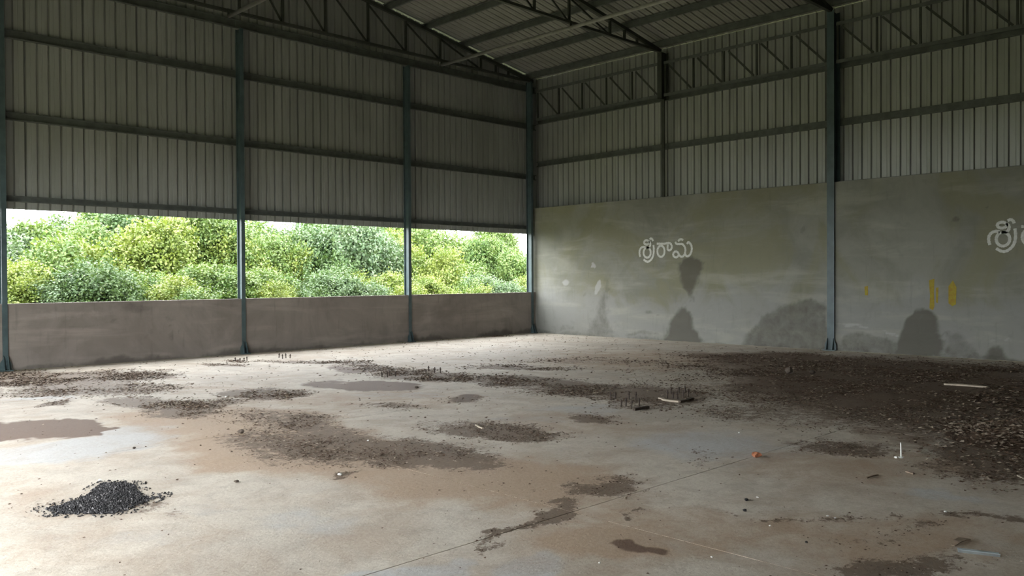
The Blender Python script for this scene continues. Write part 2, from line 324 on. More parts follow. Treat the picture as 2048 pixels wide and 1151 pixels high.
def side_masks(P):
    da, db = warp(P[:, 1]*2, P[:, 2]*2, .05); P = P.copy(); P[:, 1] += da; P[:, 2] += db
    PX, PY, Z = pixel_of(P); m = np.zeros((len(P), 4)); z = P[:, 2]; y = P[:, 1]
    POLY = [(.95, [(1353, 529), (1368, 514), (1402, 519), (1402, 539), (1391, 565), (1381, 580), (1383, 600), (1377, 606), (1374, 585), (1358, 560)]),
            (.9, [(1360, 611), (1372, 613), (1381, 625), (1389, 647), (1412, 690), (1318, 684), (1343, 636)]),
            (.62, [(1578, 608), (1624, 599), (1658, 612), (1660, 708), (1470, 696), (1501, 652), (1532, 631)]),
            (.9, [(1812, 630), (1828, 619), (1848, 616), (1868, 625), (1880, 647), (1888, 716), (1780, 708), (1803, 657)]),
            (.7, [(1972, 697), (1988, 687), (2018, 713), (2048, 716), (2048, 740), (1960, 730)]), (.55, [(1675, 672), (1720, 667), (1800, 678), (1800, 714), (1675, 706)]),
            (.5, [(1196, 600), (1205, 555), (1218, 545), (1216, 580), (1224, 640), (1242, 682), (1160, 678), (1188, 640)]), (.5, [(1886, 660), (1930, 668), (1962, 728), (1886, 716)])]
    for st_, pl in POLY: 
        mk = np.zeros(len(P))
        for jx in (-6, -2, 2, 6):
            for jy in (-5, -1.7, 1.7, 5): mk += inside(np.stack((PX+jx, PY+jy), 1), pl)/16
        m[:, 0] = np.maximum(m[:, 0], st_*mk)
    D = [(1135, 660, 20, 8, 0, .4), (1280, 668, 40, 6, 0, .45), (1600, 460, 8, 12, 20, .45), (1908, 440, 6, 10, 0, .6), (1970, 420, 8, 6, 0, .5), (1855, 360, 12, 8, 0, .4), (1300, 630, 8, 5, 0, .5), (1318, 634, 5, 4, 0, .5), (1170, 585, 4, 8, 0, .4)]
    for cx, cy, rx, ry, t, s in D: m[:, 0] = np.maximum(m[:, 0], s*ell(PX, PY, cx, cy, rx, ry, t, .7))
    Pp = [(1130, 565, 10, 10, 0, .8), (1188, 532, 5, 5, 0, .9), (1193, 572, 7, 12, 0, .95), (1110, 540, 45, 30, 0, .35), (1140, 600, 60, 40, 0, .3), (1290, 640, 60, 30, 0, .3), (1420, 640, 60, 30, 0, .35), (1640, 643, 16, 5, 0, .8), (1590, 650, 60, 4, 0, .5), (1710, 655, 35, 5, 8, .7), (1785, 665, 30, 5, 12, .75), (1845, 632, 5, 6, 0, .7), (1895, 688, 8, 4, 0, .6), (1480, 600, 60, 35, 0, .3), (1860, 470, 30, 4, 0, .4), (1995, 680, 40, 5, -10, .5), (1750, 600, 90, 30, 0, .22), (1960, 600, 80, 40, 0, .25), (1500, 425, 70, 6, 0, .3)]
    for cx, cy, rx, ry, t, s in Pp: m[:, 1] = np.maximum(m[:, 1], s*ell(PX, PY, cx, cy, rx, ry, t))
    m[:, 2] = np.clip((.12-z)/.12, 0, 1)*.6
    return m
# low back wall: one panel per bay, standing between the flanges of the columns
wb = bpy.data.objects.new('wall_back', None); C.objects.link(wb)
struct(wb, 'back gable wall, low plastered parapet below an open strip and ribbed sheet', 'wall')
edges = GXALL+[0.0]
for a, b_ in zip(edges[:-1], edges[1:]):
    a2, b2 = a+.008, b_-(.008 if b_ < 0 else 0)
    us = np.linspace(a2, b2, max(3, int((b2-a2)/.06))); vv = np.linspace(0, SILL, 22)
    me = grid_mesh('parapet_panel', M['backwall'], us, vv, lambda U, V: (U, np.zeros_like(U), V), back_masks, (0, .15, 0)); link('parapet_panel', me, wb)
wr = bpy.data.objects.new('wall_right', None); C.objects.link(wr)
struct(wr, 'tall grey green plastered right wall with ribbed sheet above and painted lettering', 'wall')
for a, b_ in ((.24, -8.9), (-8.9, -17.8)):
    a2, b2 = a-(.008 if a < 0 else 0), b_+.008
    us = np.linspace(a2, b2, int((a2-b2)/.05)); vv = np.linspace(0, WTOP, 70)
    me = grid_mesh('plaster_panel', M['sidewall'], us, vv, lambda U, V: (np.zeros_like(U), U, V), side_masks, (.22, 0, 0)); link('plaster_panel', me, wr)

# ------------------------------------------------------------------ ribbed sheets
RIBP = [(0, 0), (.150, 0), (.156, .042), (.176, .042), (.194, 0)]
def profile(u0, u1):
    out = []
    k = math.floor(u0/.2)-1
    while k*.2 < u1:
        for du, h in RIBP: out.append((k*.2+du, h))
        for e, h in ((.050, .0), (.054, .004), (.060, .004), (.064, 0)): out.append((k*.2+e, h))
        k += 1
    out = sorted(p for p in out if u0-1e-6 <= p[0] <= u1+1e-6)
    if out[0][0] > u0+1e-4: out.insert(0, (u0, 0))
    if out[-1][0] < u1-1e-4: out.append((u1, 0))
    return out
def sheet(name, parent, mat, u0, u1, fn):
    """fn(u, h, e) -> point; e = 0 lower end, 1 upper end"""
    pr = profile(u0, u1+.03); v = []; f = []
    for e in (0, 1): v += [fn(u, h, e) for u, h in pr]
    n = len(pr)
    for i in range(n-1): f.append((i, i+1, n+i+1, n+i))
    me = bpy.data.meshes.new(name); me.from_pydata(v, [], f); me.materials.append(mat); me.update()
    return link(name, me, parent)
YC, XC = .242, .318
x = XW
while x < XC-.01:
    x1 = min(x+1.0, XC)
    lap = .0012 if int(round(x)) % 2 else 0
    sheet('cladding_sheet', wb, M['wallsheet'], x, x1, lambda u, h, e: (u, YC+h+lap, (CLADB if e == 0 else roofz(min(u, 0))+PURL_H-.02))); x = x1
y = YF
while y < YC-.01:
    y1 = min(y+1.0, YC)
    lap = .0012 if int(round(y)) % 2 else 0
    sheet('cladding_sheet', wr, M['wallsheet'], y, y1, lambda u, h, e: (XC+h+lap, u, (WTOP-.12 if e == 0 else EAVE+PURL_H-.06))); y = y1
ce = bpy.data.objects.new('ceiling', None); C.objects.link(ce)
struct(ce, 'sloping underside of the ribbed metal roof', 'roof')
y = YF-.4; lap = 0
while y < .5:
    y1 = y+1.0; lap = .0015-lap
    sheet('roof_sheet', ce, M['roofsheet'], y, y1, lambda u, h, e: ((.55 if e == 0 else RIDGE), u, (EAVE+PURL_H-SL*.55 if e == 0 else roofz(RIDGE)+PURL_H)+h+lap))
    sheet('roof_sheet', ce, M['roofsheet'], y, y1, lambda u, h, e: ((XW-.55 if e == 0 else RIDGE), u, (EAVE+PURL_H-SL*.55 if e == 0 else roofz(RIDGE)+PURL_H)+h+lap)); y = y1
# front end: closed on the right half behind the camera, wide doorway on the left half
wf = bpy.data.objects.new('wall_front', None); C.objects.link(wf)
struct(wf, 'front gable wall of ribbed sheet, out of view behind', 'wall')
x = XW
while x < XC-.01:
    x1 = min(x+1.0, XC)
    sheet('cladding_sheet', wf, M['wallsheet'], x, x1, lambda u, h, e: (u, YF-.06-h, (0 if e == 0 else roofz(min(u, 0))+PURL_H-.02))); x = x1
# left side: ribbed sheet with one wide doorway
DOOR = (-12.8, -3.8, 3.8)
wl = bpy.data.objects.new('wall_left', None); C.objects.link(wl)
struct(wl, 'left side wall of ribbed sheet with a wide doorway, out of view', 'wall')
y = YF
while y < YC-.01:
    y1 = min(y+1.0, YC); z0 = DOOR[2] if DOOR[0]-.01 <= y and y1 <= DOOR[1]+.01 else 0.0
    sheet('cladding_sheet', wl, M['wallsheet'], y, y1, lambda u, h, e: (XW-.32-h, u, (z0 if e == 0 else EAVE+PURL_H-.06))); y = y1

# ------------------------------------------------------------------ steel members
def i_column(name, label, x, y, d0, d1, wdt, z1, web_axis, z0=0.0, base=True, mat='colpaint', tf=.012, group=None):
    """I section; web_axis 'y': flanges at y=d0 and y=d1 (parallel to back wall); 'x': flanges at x=d0,d1"""
    t = thing(name, label, 'column', (x, y, z0), group)
    h = z1-z0
    def bx(a0, a1, b0, b1, c0, c1):        # a = along the wall, b = across the wall
        return MB().box(a0, a1, b0, b1, c0, c1) if web_axis == 'y' else MB().box(b0, b1, a0, a1, c0, c1)
    part('flange', bx(-wdt/2, wdt/2, d0, d0+tf, 0, h), M[mat], t)
    part('flange', bx(-wdt/2, wdt/2, d1-tf, d1, 0, h), M[mat], t)
    part('web', bx(-.004, .004, d0+tf, d1-tf, 0, h), M[mat], t)
    if base:
        part('base_plate', bx(-wdt/2-.06, wdt/2+.06, d0-.10, d0-.001, 0, .02), M[mat], t)
        for s in (-1, 1):                     # trapezoid gussets on the inner face
            poly = [(d0-.095, .02), (d0-.001, .02), (d0-.001, .27), (d0-.03, .25)]
            a0, a1 = (s*wdt*.42-.006, s*wdt*.42+.006)
            mb = MB().prism(poly, 0, a0, a1) if web_axis == 'y' else MB().prism([(p, q) for p, q in poly], 1, a0, a1)
            part('gusset', mb, M[mat], t)
            sg = [(s*wdt/2, .02), (s*(wdt/2+.05), .02), (s*(wdt/2+.045), .14), (s*(wdt/2+.001), .22)]
            mb = MB().prism(sg, 1, d0-.012, d0-.001) if web_axis == 'y' else MB().prism(sg, 0, d0-.012, d0-.001)
            part('gusset', mb, M[mat], t)
    return t
nm = {-13.66: 'teal steel column standing at the left edge of the photo against the parapet', -9.14: 'teal steel column between the left and middle window openings', -4.63: 'teal steel column between the middle and right window openings', -.15: 'teal steel corner column where the parapet meets the right wall'}
for gx in GXALL:
    lab = nm.get(gx) or 'teal steel column at the far left end of the parapet, out of view'
    i_column('steel_column', lab, gx, 0, -.03, .166, .086, 7.0 if gx not in (-.15,) else 7.32, 'y')
i_column('steel_column', 'large teal steel column on the right wall between the two painted words', 0, -8.9, -.06, .24, .16, 7.34, 'x', base=True)
i_column('steel_column', 'large teal steel column at the front end of the right wall', 0, -17.7, -.06, .24, .16, 7.34, 'x', base=True)
for k, (yy, wd) in enumerate(((-.02, 'back'), (-8.9, 'middle'), (-17.7, 'front'))):
    i_column('steel_column', 'large teal steel column on the left side at the %s' % wd, XW, yy, -.15, .15, .16, 7.34, 'x', base=False)
# short deep stub and thin post under the middle roof truss on the right wall
i_column('stub_column', 'short dark steel stub carrying the roof truss above the lattice girder', 0, -4.45, -.06, .24, .13, 7.34, 'x', z0=6.14, base=False, mat='truss')
t = thing('wall_post', 'thin dark steel post standing on the plastered wall below the stub', 'post', (.13, -4.45, WTOP))
part('flange', MB().box(-.045, -.037, -.04, .04, .012, 6.14-WTOP), M['truss'], t); part('web', MB().box(-.036, .045, -.004, .004, .012, 6.14-WTOP), M['truss'], t)
part('base_plate', MB().box(-.07, .07, -.08, .08, 0, .011), M['truss'], t)

def channel(a0, a1, ax, wall, z, ht=.15, fl_=.06, lip=.022, tk=.006):
    """C section opening inwards: web against the sheet at 'wall', lips towards the room"""
    mb = MB()
    def bx(b0, b1, c0, c1): (mb.box(a0, a1, b0, b1, c0, c1) if ax == 'x' else mb.box(b0, b1, a0, a1, c0, c1))
    bx(wall-tk, wall, z, z+ht); bx(wall-fl_, wall-tk, z, z+tk); bx(wall-fl_, wall-tk, z+ht-tk, z+ht)
    bx(wall-fl_, wall-fl_+tk, z+tk, z+lip); bx(wall-fl_, wall-fl_+tk, z+ht-lip, z+ht-tk); return mb
bays = [(GXALL[0], GX[0], 'back wall bay left of the photo'), (GX[0], GX[1], 'left bay of the back wall'), (GX[1], GX[2], 'middle bay of the back wall'), (GX[2], GX[3], 'right bay of the back wall')]
kg = 17.03/16.88
lev = [(3.017, 'lowest', .11), (4.474, 'second lowest', .15), (5.93, 'third lowest', .16), (7.006, 'uppermost', .18)]
for a, b_, bn in bays:
    for z, ln, ht in lev:
        zz = 1.6+(z-1.6)*kg
        part_ = channel(a+.003, b_-.003 if b_ < -.2 else XC-.07, 'x', YC-.004, zz, ht)
        tag(link('wall_girt', part_.mesh('wall_girt', M['steel'])), '%s horizontal steel girt across the %s' % (ln, bn), 'girt', 'girts of the back wall')
ks = 17.87/17.67
sb = [(YC-.07, -4.45, 'nearest the corner'), (-4.45, -8.9, 'between the thin post and the large column'), (-8.9, -17.79, 'right of the large column')]
for a, b_, bn in sb:
    for z, ln, ht in ((4.856, 'lower', .15), (6.091, 'upper', .13)):
        zz = 1.6+(z-1.6)*ks
        tag(link('wall_girt', channel(b_+.003, a-.003, 'y', XC-.004, zz, ht).mesh('wall_girt', M['steel'])), '%s horizontal girt of the right wall %s' % (ln, bn), 'girt', 'girts of the right wall')
    tag(link('wall_flashing', MB().box(.222, XC-.004, b_+.003, a-.003, WTOP-.02, WTOP+.035).mesh('wall_flashing', M['steel'])), 'dark flashing strip along the wall top %s' % bn, 'flashing', 'flashing strips on the right wall')

# lattice (jack) girders between the side columns
TC, BC = 7.085, 6.27
def jack(label, ya, yb, n):
    t = thing('lattice_girder', label, 'girder', (.06, ya, BC))
    L = yb-ya; h = TC-BC
    for nme, z in (('bottom_chord', 0), ('top_chord', h)):
        part(nme, MB().box(-.045, .045, min(0, L), max(0, L), z-.008, z+.0).box(-.045, -.037, min(0, L), max(0, L), z-.075, z-.008), M['truss' if 0 else 'steel'], t)
    for i in range(n+1):
        yy = L*i/n; yy = yy-.03 if i == 0 else yy+.03 if i == n else yy
        part('vertical', MB().box(-.035, .0, yy-.02, yy+.02, .002, h-.078), M['truss'], t)
    for i in range(n):
        y0, y1 = L*i/n, L*(i+1)/n; s = -1
        part('diagonal', MB().bar((.008, y0-.10, h-.085), (.008, y1+.08, .02), .012, .045), M['truss'], t)
    return t
jack('open lattice girder high on the right wall nearest the corner', -.06, -4.37, 5)
jack('open lattice girder high on the right wall left of the large column', -4.53, -8.81, 5)
jack('open lattice girder high on the right wall at the upper right edge', -8.99, -17.6, 10)

# roof trusses
def roof_truss(label, yy):
    t = thing('roof_truss', label, 'truss', (0, yy, 7.34))
    zc = lambda x: roofz(x)-7.34-.05
    part('bottom_chord', MB().box(XW+.15, -.02, -.04, .04, -.03, .03), M['truss'], t)
    for a, b_ in ((-.02, RIDGE), (RIDGE, XW+.02)): part('top_chord', MB().bar((a, 0, zc(a)), (b_, 0, zc(b_)), .08, .08), M['truss'], t)
    nodes = [-1.0, -1.5, -2.06, -3.52, -4.65, -5.8, -7.0, -8.1, -9.135]
    for s in (0, 1):
        for i, n in enumerate(nodes):
            x = n if s == 0 else XW-n
            if s and n == -9.135: continue
            part('vertical', MB().box(x-.025, x+.025, -.025, .025, .03, zc(x)-.042), M['truss'], t)
            if i >= 2 and i+1 < len(nodes):
                x2 = nodes[i+1] if s == 0 else XW-nodes[i+1]
                part('diagonal', MB().bar((x, .03, .03), (x2, .03, zc(x2)-.05), .02, .045), M['truss'], t)
    for x in (-3.52, -9.4): part('hanger', MB().box(x-.03, x+.03, -.055, -.042, -.17, .03), M['truss'], t)
    return t
roof_truss('dark steel roof truss against the top of the back wall', .06)
roof_truss('dark steel roof truss landing on the stub between corner and large column', -4.45)
roof_truss('dark steel roof truss landing on the large right wall column', -8.9)
roof_truss('dark steel roof truss over the front half, out of view', -13.35)
for xx, wd in ((-3.52, 'nearer to the right wall, meeting the middle truss'), (-9.4, 'over the left window opening, at the top edge')):
    tag(link('tie_pipe', MB().tube([(xx, .0, 7.21), (xx, YF+.2, 7.21)], .042, 12).mesh('tie_pipe', M['strut'], True)), 'pale horizontal tie pipe under the trusses %s' % wd, 'pipe', 'tie pipes under the roof trusses')
# purlins (Z sections along the building)
ordn = ['lowest', 'second', 'third', 'fourth', 'fifth', 'sixth', 'seventh', 'eighth', 'ninth', 'tenth', 'eleventh']
for k in range(8):
    xx = -.12-1.265*k; zb = roofz(xx)+.002
    mb = MB()
    mb.box(xx-.003, xx+.003, YF, .24, zb, zb+PURL_H-.022)
    mb.box(xx, xx+.062, YF, .24, zb, zb+.005); mb.box(xx-.062, xx, YF, .24, zb+PURL_H-.027, zb+PURL_H-.022)
    mb.box(xx+.057, xx+.062, YF, .24, zb+.005, zb+.02); mb.box(xx-.062, xx-.057, YF, .24, zb+PURL_H-.045, zb+PURL_H-.027)
    tag(link('roof_purlin', mb.mesh('roof_purlin', M['steel'])), '%s roof purlin counting up from the right wall eave' % ordn[k], 'purlin', 'purlins under the right roof slope')
tag(link('eave_beam', MB().box(XW-.05, XW+.05, YF, .2, 7.1, 7.34).mesh('eave_beam', M['steel'])), 'steel eave beam along the top of the left side', 'beam')

# ------------------------------------------------------------------ painted words and marks on the right wall
def smooth_path(pts, closed=False, n=6):
    P = [np.array(p, float) for p in pts]; out = []; m = len(P)
    rng_ = range(m if closed else m-1)
    for i in rng_:
        g = lambda k: P[k % m] if closed else P[min(max(k, 0), m-1)]
        p0, p1, p2, p3 = g(i-1), g(i), g(i+1), g(i+2)
        for j in range(n):
            t = j/n
            out.append(.5*((2*p1)+(p2-p0)*t+(2*p0-5*p1+4*p2-p3)*t*t+(3*p1-p0-3*p2+p3)*t**3))
    out.append(P[0] if closed else P[-1]); return out
def circ(cx, cy, rx, ry, n=12, a0=0, a1=360): return [(cx+rx*math.cos(math.radians(a0+(a1-a0)*i/n)), cy+ry*math.sin(math.radians(a0+(a1-a0)*i/n))) for i in range(n+1)]
STROKES = [
    [(295, 765), (277, 680), (282, 580), (325, 505), (395, 478), (450, 495)],
    circ(495, 645, 103, 145, 14),
    circ(478, 352, 72, 62, 12, 60, 420), [(545, 310), (583, 370), (582, 440), (545, 495), (470, 500)],
    [(563, 262), (610, 238), (648, 268), (664, 318)],
    [(676, 425), (687, 560), (672, 715), (622, 828), (545, 897), (470, 897), (392, 838)],
    [(772, 388), (870, 388), (990, 388), (1090, 368), (1160, 378), (1203, 450), (1195, 530), (1140, 577), (1088, 555), (1085, 480), (1092, 410)],
    circ(893, 605, 103, 160, 14),
    [(1388, 322), (1432, 268), (1490, 264), (1532, 285)],
    [(1302, 340), (1342, 392), (1430, 400), (1508, 402), (1570, 470), (1596, 565), (1575, 680), (1530, 748), (1470, 758), (1420, 715), (1380, 640), (1312, 612), (1252, 660), (1252, 735), (1312, 782), (1370, 758), (1408, 700)],
    [(1588, 665), (1608, 728), (1665, 748), (1728, 700), (1775, 585), (1772, 460), (1722, 370), (1672, 348), (1645, 400)]]
def lettering(label, dy, dz):
    mb = MB()
    for st in STROKES:
        pts = smooth_path(st)
        W = [hit((1260+x/14.386, 460+y/14.386), 0, 0.0) for x, y in pts]
        Q = [np.array((p[1]+dy, p[2]+dz)) for p in W]; k = len(mb.v); n = len(Q); hw = .027
        for i, q in enumerate(Q):
            d = Q[min(i+1, n-1)]-Q[max(i-1, 0)]; d = d/max(np.linalg.norm(d), 1e-6); nn = np.array((-d[1], d[0]))
            ww = hw*(1+.12*math.sin(i*1.7))
            for s in (1, -1):
                e = q+s*ww*nn
                for xx in (-.0035, -.0005): mb.v.append((xx, e[0], e[1]))
        for i in range(n-1):
            a = k+4*i; b = a+4
            mb.f += [(a, a+2, b+2, b), (a+1, a, b, b+1), (a+2, a+3, b+3, b+2)]
        mb.f += [(k, k+1, k+3, k+2), (k+4*(n-1), k+4*(n-1)+2, k+4*(n-1)+3, k+4*(n-1)+1)]
    o = part('painted_word', mb, M['white'], wr); o['label'] = label; return o
lettering('white hand painted word left of the large column', 0, 0)
lettering('white hand painted word cut off by the right edge of the photo', -8.2, .045)
def daub(pxs, mat):
    mb = MB(); P = [hit(p, 0, 0.0) for p in pxs]
    mb.prism([(p[1], p[2]) for p in P], 0, -.003, -.0005); o = part('paint_daub', mb, mat, wr); o['label'] = 'yellow paint daub'
daub([(1858, 560), (1869, 557), (1868, 585), (1869, 612), (1866, 620), (1859, 616), (1860, 590)], M['yellow'])
daub([(1872, 575), (1877, 574), (1876, 606), (1872, 604)], M['yellow'])
daub([(1897, 572), (1906, 560), (1913, 574), (1912, 608), (1905, 612), (1897, 606)], M['yellow'])
daub([(1729, 573), (1736, 571), (1736, 590), (1730, 590)], M['yellow'])

# ------------------------------------------------------------------ anchor bolts
def bolt(label, x, y, h, grp, lean=(0, 0)):
    t = thing('anchor_bolt', label, 'bolt', (x, y, 0), grp)
    part('shank', MB().tube([(0, 0, 0), (lean[0]*h*.5, lean[1]*h*.5, h*.5), (lean[0]*h, lean[1]*h, h)], .009, 8), M['bolt'], t)
    k = .62
    part('nut', MB().tube([(lean[0]*h*k, lean[1]*h*k, h*k), (lean[0]*h*k, lean[1]*h*k, h*k+.014)], .016, 6), M['bolt'], t)
clusters = [
    ([(471, 722), (480, 723), (488, 722), (494, 721)], .085, 'anchor bolt in the leftmost cluster beside the back parapet'),
    ([(558, 715), (565, 717), (572, 716), (580, 716)], .10, 'anchor bolt in the right cluster beside the back parapet'),
    ([(764, 754), (775, 754), (779, 751), (791, 752)], .09, 'anchor bolt in the left cluster amid the dark husk band'),
    ([(857, 742), (869, 745), (881, 745), (852, 749)], .09, 'anchor bolt in the right cluster amid the dark husk band'),
    ([(1222, 800), (1231, 797), (1242, 813), (1252, 812), (1263, 816), (1279, 812), (1258, 799), (1271, 800)], .10, 'anchor bolt in the nearer left cluster at mid floor'),
    ([(1335, 796), (1346, 796), (1355, 797), (1367, 796), (1376, 793), (1342, 787), (1358, 786), (1370, 785)], .10, 'anchor bolt in the nearer right cluster at mid floor')]
for pts, h, lab in clusters:
    for bi, q in enumerate(sorted(pts)):
        P = on_floor(*q); bolt(['first', 'second', 'third', 'fourth', 'fifth', 'sixth', 'seventh', 'eighth'][bi]+' from left '+lab, P[0], P[1], h*random.uniform(.85, 1.15), lab.replace('anchor bolt in', 'bolts of'), (random.uniform(-.08, .08), random.uniform(-.08, .08)))

# ------------------------------------------------------------------ loose things on the floor
def lump(name, label, cat, px, size, mat, squash=.7, seed=0, group=None, dz=0):
    P = on_floor(*px); r = random.Random(seed); rings, n = 5, 8; mb = MB()
    def rad(i, j): return 1+.28*math.sin(2.1*j+seed+i)+r.uniform(-.16, .16)
    top = []
    for i in range(rings):
        ph = math.pi*i/(rings-1)
        for j in range(n):
            t = 2*math.pi*j/n; q = rad(i, j) if 0 < i < rings-1 else .7
            s = max(math.sin(ph), .25)
            mb.v.append((size[0]*q*s*math.cos(t)/2, size[1]*q*s*math.sin(t)/2, size[2]*(.5-.5*math.cos(ph))))
    for i in range(rings-1):
        for j in range(n): mb.f.append((i*n+j, i*n+(j+1) % n, (i+1)*n+(j+1) % n, (i+1)*n+j))
    mb.f += [tuple(range(n-1, -1, -1)), tuple(range((rings-1)*n, rings*n))]
    o = link(name, mb.mesh(name, mat), None, (P[0], P[1], dz)); o.rotation_euler = (0, 0, r.uniform(0, 6)); return tag(o, label, cat, group)
lump('brick_fragment', 'broken orange red brick fragment lying on the bare floor', 'brick', (1512, 914), (.085, .06, .05), M['brick'], seed=3)
lump('clod', 'larger dark clod of earth in the dim area before the large column', 'clod', (1579, 748), (.16, .13, .12), M['stone'], seed=5)
lump('clod', 'smaller dark clod of earth right of the larger one', 'clod', (1624, 748), (.09, .09, .07), M['stone'], seed=6)
lump('black_crumb', 'upper of two black crumbs on the near floor', 'crumb', (1493, 1001), (.035, .03, .02), M['black'], seed=7)
lump('black_crumb', 'lower of two black crumbs on the near floor', 'crumb', (1490, 1022), (.035, .028, .018), M['black'], seed=8)
lump('black_crumb', 'tiny black crumb alone near the bottom centre right', 'crumb', (1613, 1085), (.018, .018, .012), M['black'], seed=9)
lump('dark_pebble', 'dark pebble at the edge of the husk left of centre', 'pebble', (483, 866), (.06, .05, .045), M['stone'], seed=10)
lump('dark_pebble', 'small dark pebble on pale floor above the charred heap', 'pebble', (268, 897), (.035, .03, .02), M['stone'], seed=11)
lump('dark_pebble', 'small dark pebble on pale floor right of the charred heap', 'pebble', (473, 964), (.04, .03, .02), M['stone'], seed=12)
lump('dark_pebble', 'small dark pebble beside the right parapet bolts', 'pebble', (833, 776), (.06, .05, .035), M['stone'], seed=13)
for i, (q, s, lab) in enumerate([((1515, 995), .028, 'white scrap just right of the upper black crumb'), ((1540, 1052), .025, 'white chip standing alone below the black crumbs'), ((1655, 1032), .022, 'left white chip in the brown streak at lower right'), ((1670, 1036), .022, 'right white chip in the brown streak at lower right'),
        ((1891, 1024), .028, 'white pebble at the lower right before the green tinged patch'), ((1792, 916), .05, 'white ball beside the upright white peg'), ((680, 950), .05, 'white scrap at the lower edge of the central husk patch'), ((200, 972), .035, 'white scrap on top of the charred heap'),
        ((452, 794), .05, 'white pebble by the olive brown patch left of centre'), ((736, 882), .04, 'white chip inside the central husk patch'), ((1478, 866), .035, 'white chip on grey floor beyond the brick fragment'), ((1199, 1126), .02, 'tiny white chip at the bottom centre of the floor'),
        ((1424, 1114), .02, 'tiny white chip right of the brown stain at bottom')]):
    lump('white_scrap', lab, 'scrap', q, (s*.8, s*.62, s*.4), M['paper'], seed=20+i, dz=.045 if i == 7 else 0)
P = on_floor(1802, 915); t = thing('white_peg', 'thin white peg standing upright on the floor at right', 'peg', tuple(P))
part('shaft', MB().tube([(0, 0, 0), (.002, 0, .07), (-.002, .002, .135)], [.009, .007, .005], 8), M['paper'], t, True); part('foot', MB().tube([(0, 0, 0), (0, 0, .012)], .022, 10), M['paper'], t)
def strip(name, label, cat, pxs, wd, th, mat, lift=0, fold=False):
    W = [on_floor(*q) for q in pxs]; base = W[0].copy(); mb = MB(); n = len(W); k = 0
    for i, p in enumerate(W):
        d = W[min(i+1, n-1)]-W[max(i-1, 0)]; d = d/np.linalg.norm(d); s = np.array((-d[1], d[0], 0))
        z = .001+lift*math.sin(math.pi*i/(n-1))
        wl = wd if not hasattr(wd, '__len__') else wd[i]
        for sx in (-1, 1):
            for zz in (0, th): mb.v.append(tuple(p-base+s*sx*wl/2+np.array((0, 0, z+zz))))
    for i in range(n-1):
        a = 4*i; b = a+4; mb.f += [(a, b, b+2, a+2), (a+1, a+3, b+3, b+1), (a, a+1, b+1, b), (a+2, b+2, b+3, a+3)]
    e = 4*(n-1); mb.f += [(0, 2, 3, 1), (e, e+1, e+3, e+2)]
    o = link(name, mb.mesh(name, mat), None, tuple(base))
    return tag(o, label, cat)
P0 = on_floor(1916, 1103); P1 = on_floor(2000, 1113)
t = thing('metal_offcut', 'pale blue grey folded sheet metal offcut at the bottom right', 'offcut', tuple(P0))
d = Vector(P1-P0); ln = d.length; d.normalize(); ang = math.atan2(d.y, d.x); t.rotation_euler = (0, 0, ang)
part('flat', MB().box(0, ln, .0, .075, .001, .004), M['zinc'], t); part('folded_edge', MB().prism([(.0, .001), (-.022, .022), (-.024, .024), (-.026, .020), (-.004, .0)], 0, 0, ln), M['zinc'], t)
strip('bark_curl', 'curled brown strip of bark just beyond the metal offcut', 'bark', [(1906, 1091), (1915, 1086), (1926, 1081), (1938, 1078)], [.02, .045, .05, .02], .004, M['wood'], .014)
strip('twig', 'short dark twig on bare floor left of the white peg', 'twig', [(1733, 956), (1745, 953), (1756, 950)], .012, .008, M['wood'], .004)
strip('twig', 'short dark twig on floor below the white peg', 'twig', [(1812, 944), (1818, 946), (1827, 948)], .014, .01, M['wood'], .003)
strip('wood_strip', 'long pale strip lying in the dim litter at far right', 'strip', [(1888, 769), (1915, 770), (1945, 772), (1975, 775)], [.05, .12, .14, .04], .02, M['palewood'], .0)
strip('metal_band', 'curved pale band at the foot of the nearer right bolts', 'band', [(1320, 797), (1330, 801), (1345, 803), (1358, 804)], .045, .02, M['palewood'], .0)
strip('wood_batten', 'dark batten at the foot of the nearer right bolts', 'batten', [(1359, 805), (1372, 803), (1385, 799)], .04, .03, M['stone'], .0)
strip('wood_batten', 'dark batten lying right of the nearer left bolts', 'batten', [(1268, 821), (1282, 818), (1297, 816)], .035, .03, M['stone'], .0)
strip('twig', 'pale splinter on the central husk patch near its right end', 'twig', [(952, 850), (958, 854), (966, 857)], .02, .01, M['palewood'], .0)
strip('twig', 'pale splinter lying by the right edge of the photo', 'twig', [(2036, 952), (2042, 955), (2048, 958)], .014, .008, M['palewood'], .0)

# ------------------------------------------------------------------ loose husk litter and the charred heap
def flakes(n, pos, size, zfn, r):
    """n bent four-point flakes"""
    a = r.uniform(0, 2*np.pi, n); L = size*r.uniform(.5, 1.6, n); W_ = L*r.uniform(.25, .7, n); tilt = r.normal(0, .35, n)
    z = zfn(pos)+.002
    ca, sa = np.cos(a), np.sin(a); V = np.zeros((n, 4, 3))
    V[:, 0] = np.stack((pos[:, 0]-ca*L/2, pos[:, 1]-sa*L/2, z+np.abs(tilt)*L*.2), 1)
    V[:, 2] = np.stack((pos[:, 0]+ca*L/2, pos[:, 1]+sa*L/2, z+np.abs(tilt)*L*.5), 1)
    V[:, 1] = np.stack((pos[:, 0]-sa*W_/2, pos[:, 1]+ca*W_/2, z+W_*.35), 1)
    V[:, 3] = np.stack((pos[:, 0]+sa*W_/2, pos[:, 1]-ca*W_/2, z), 1)
    return V.reshape(-1, 3)
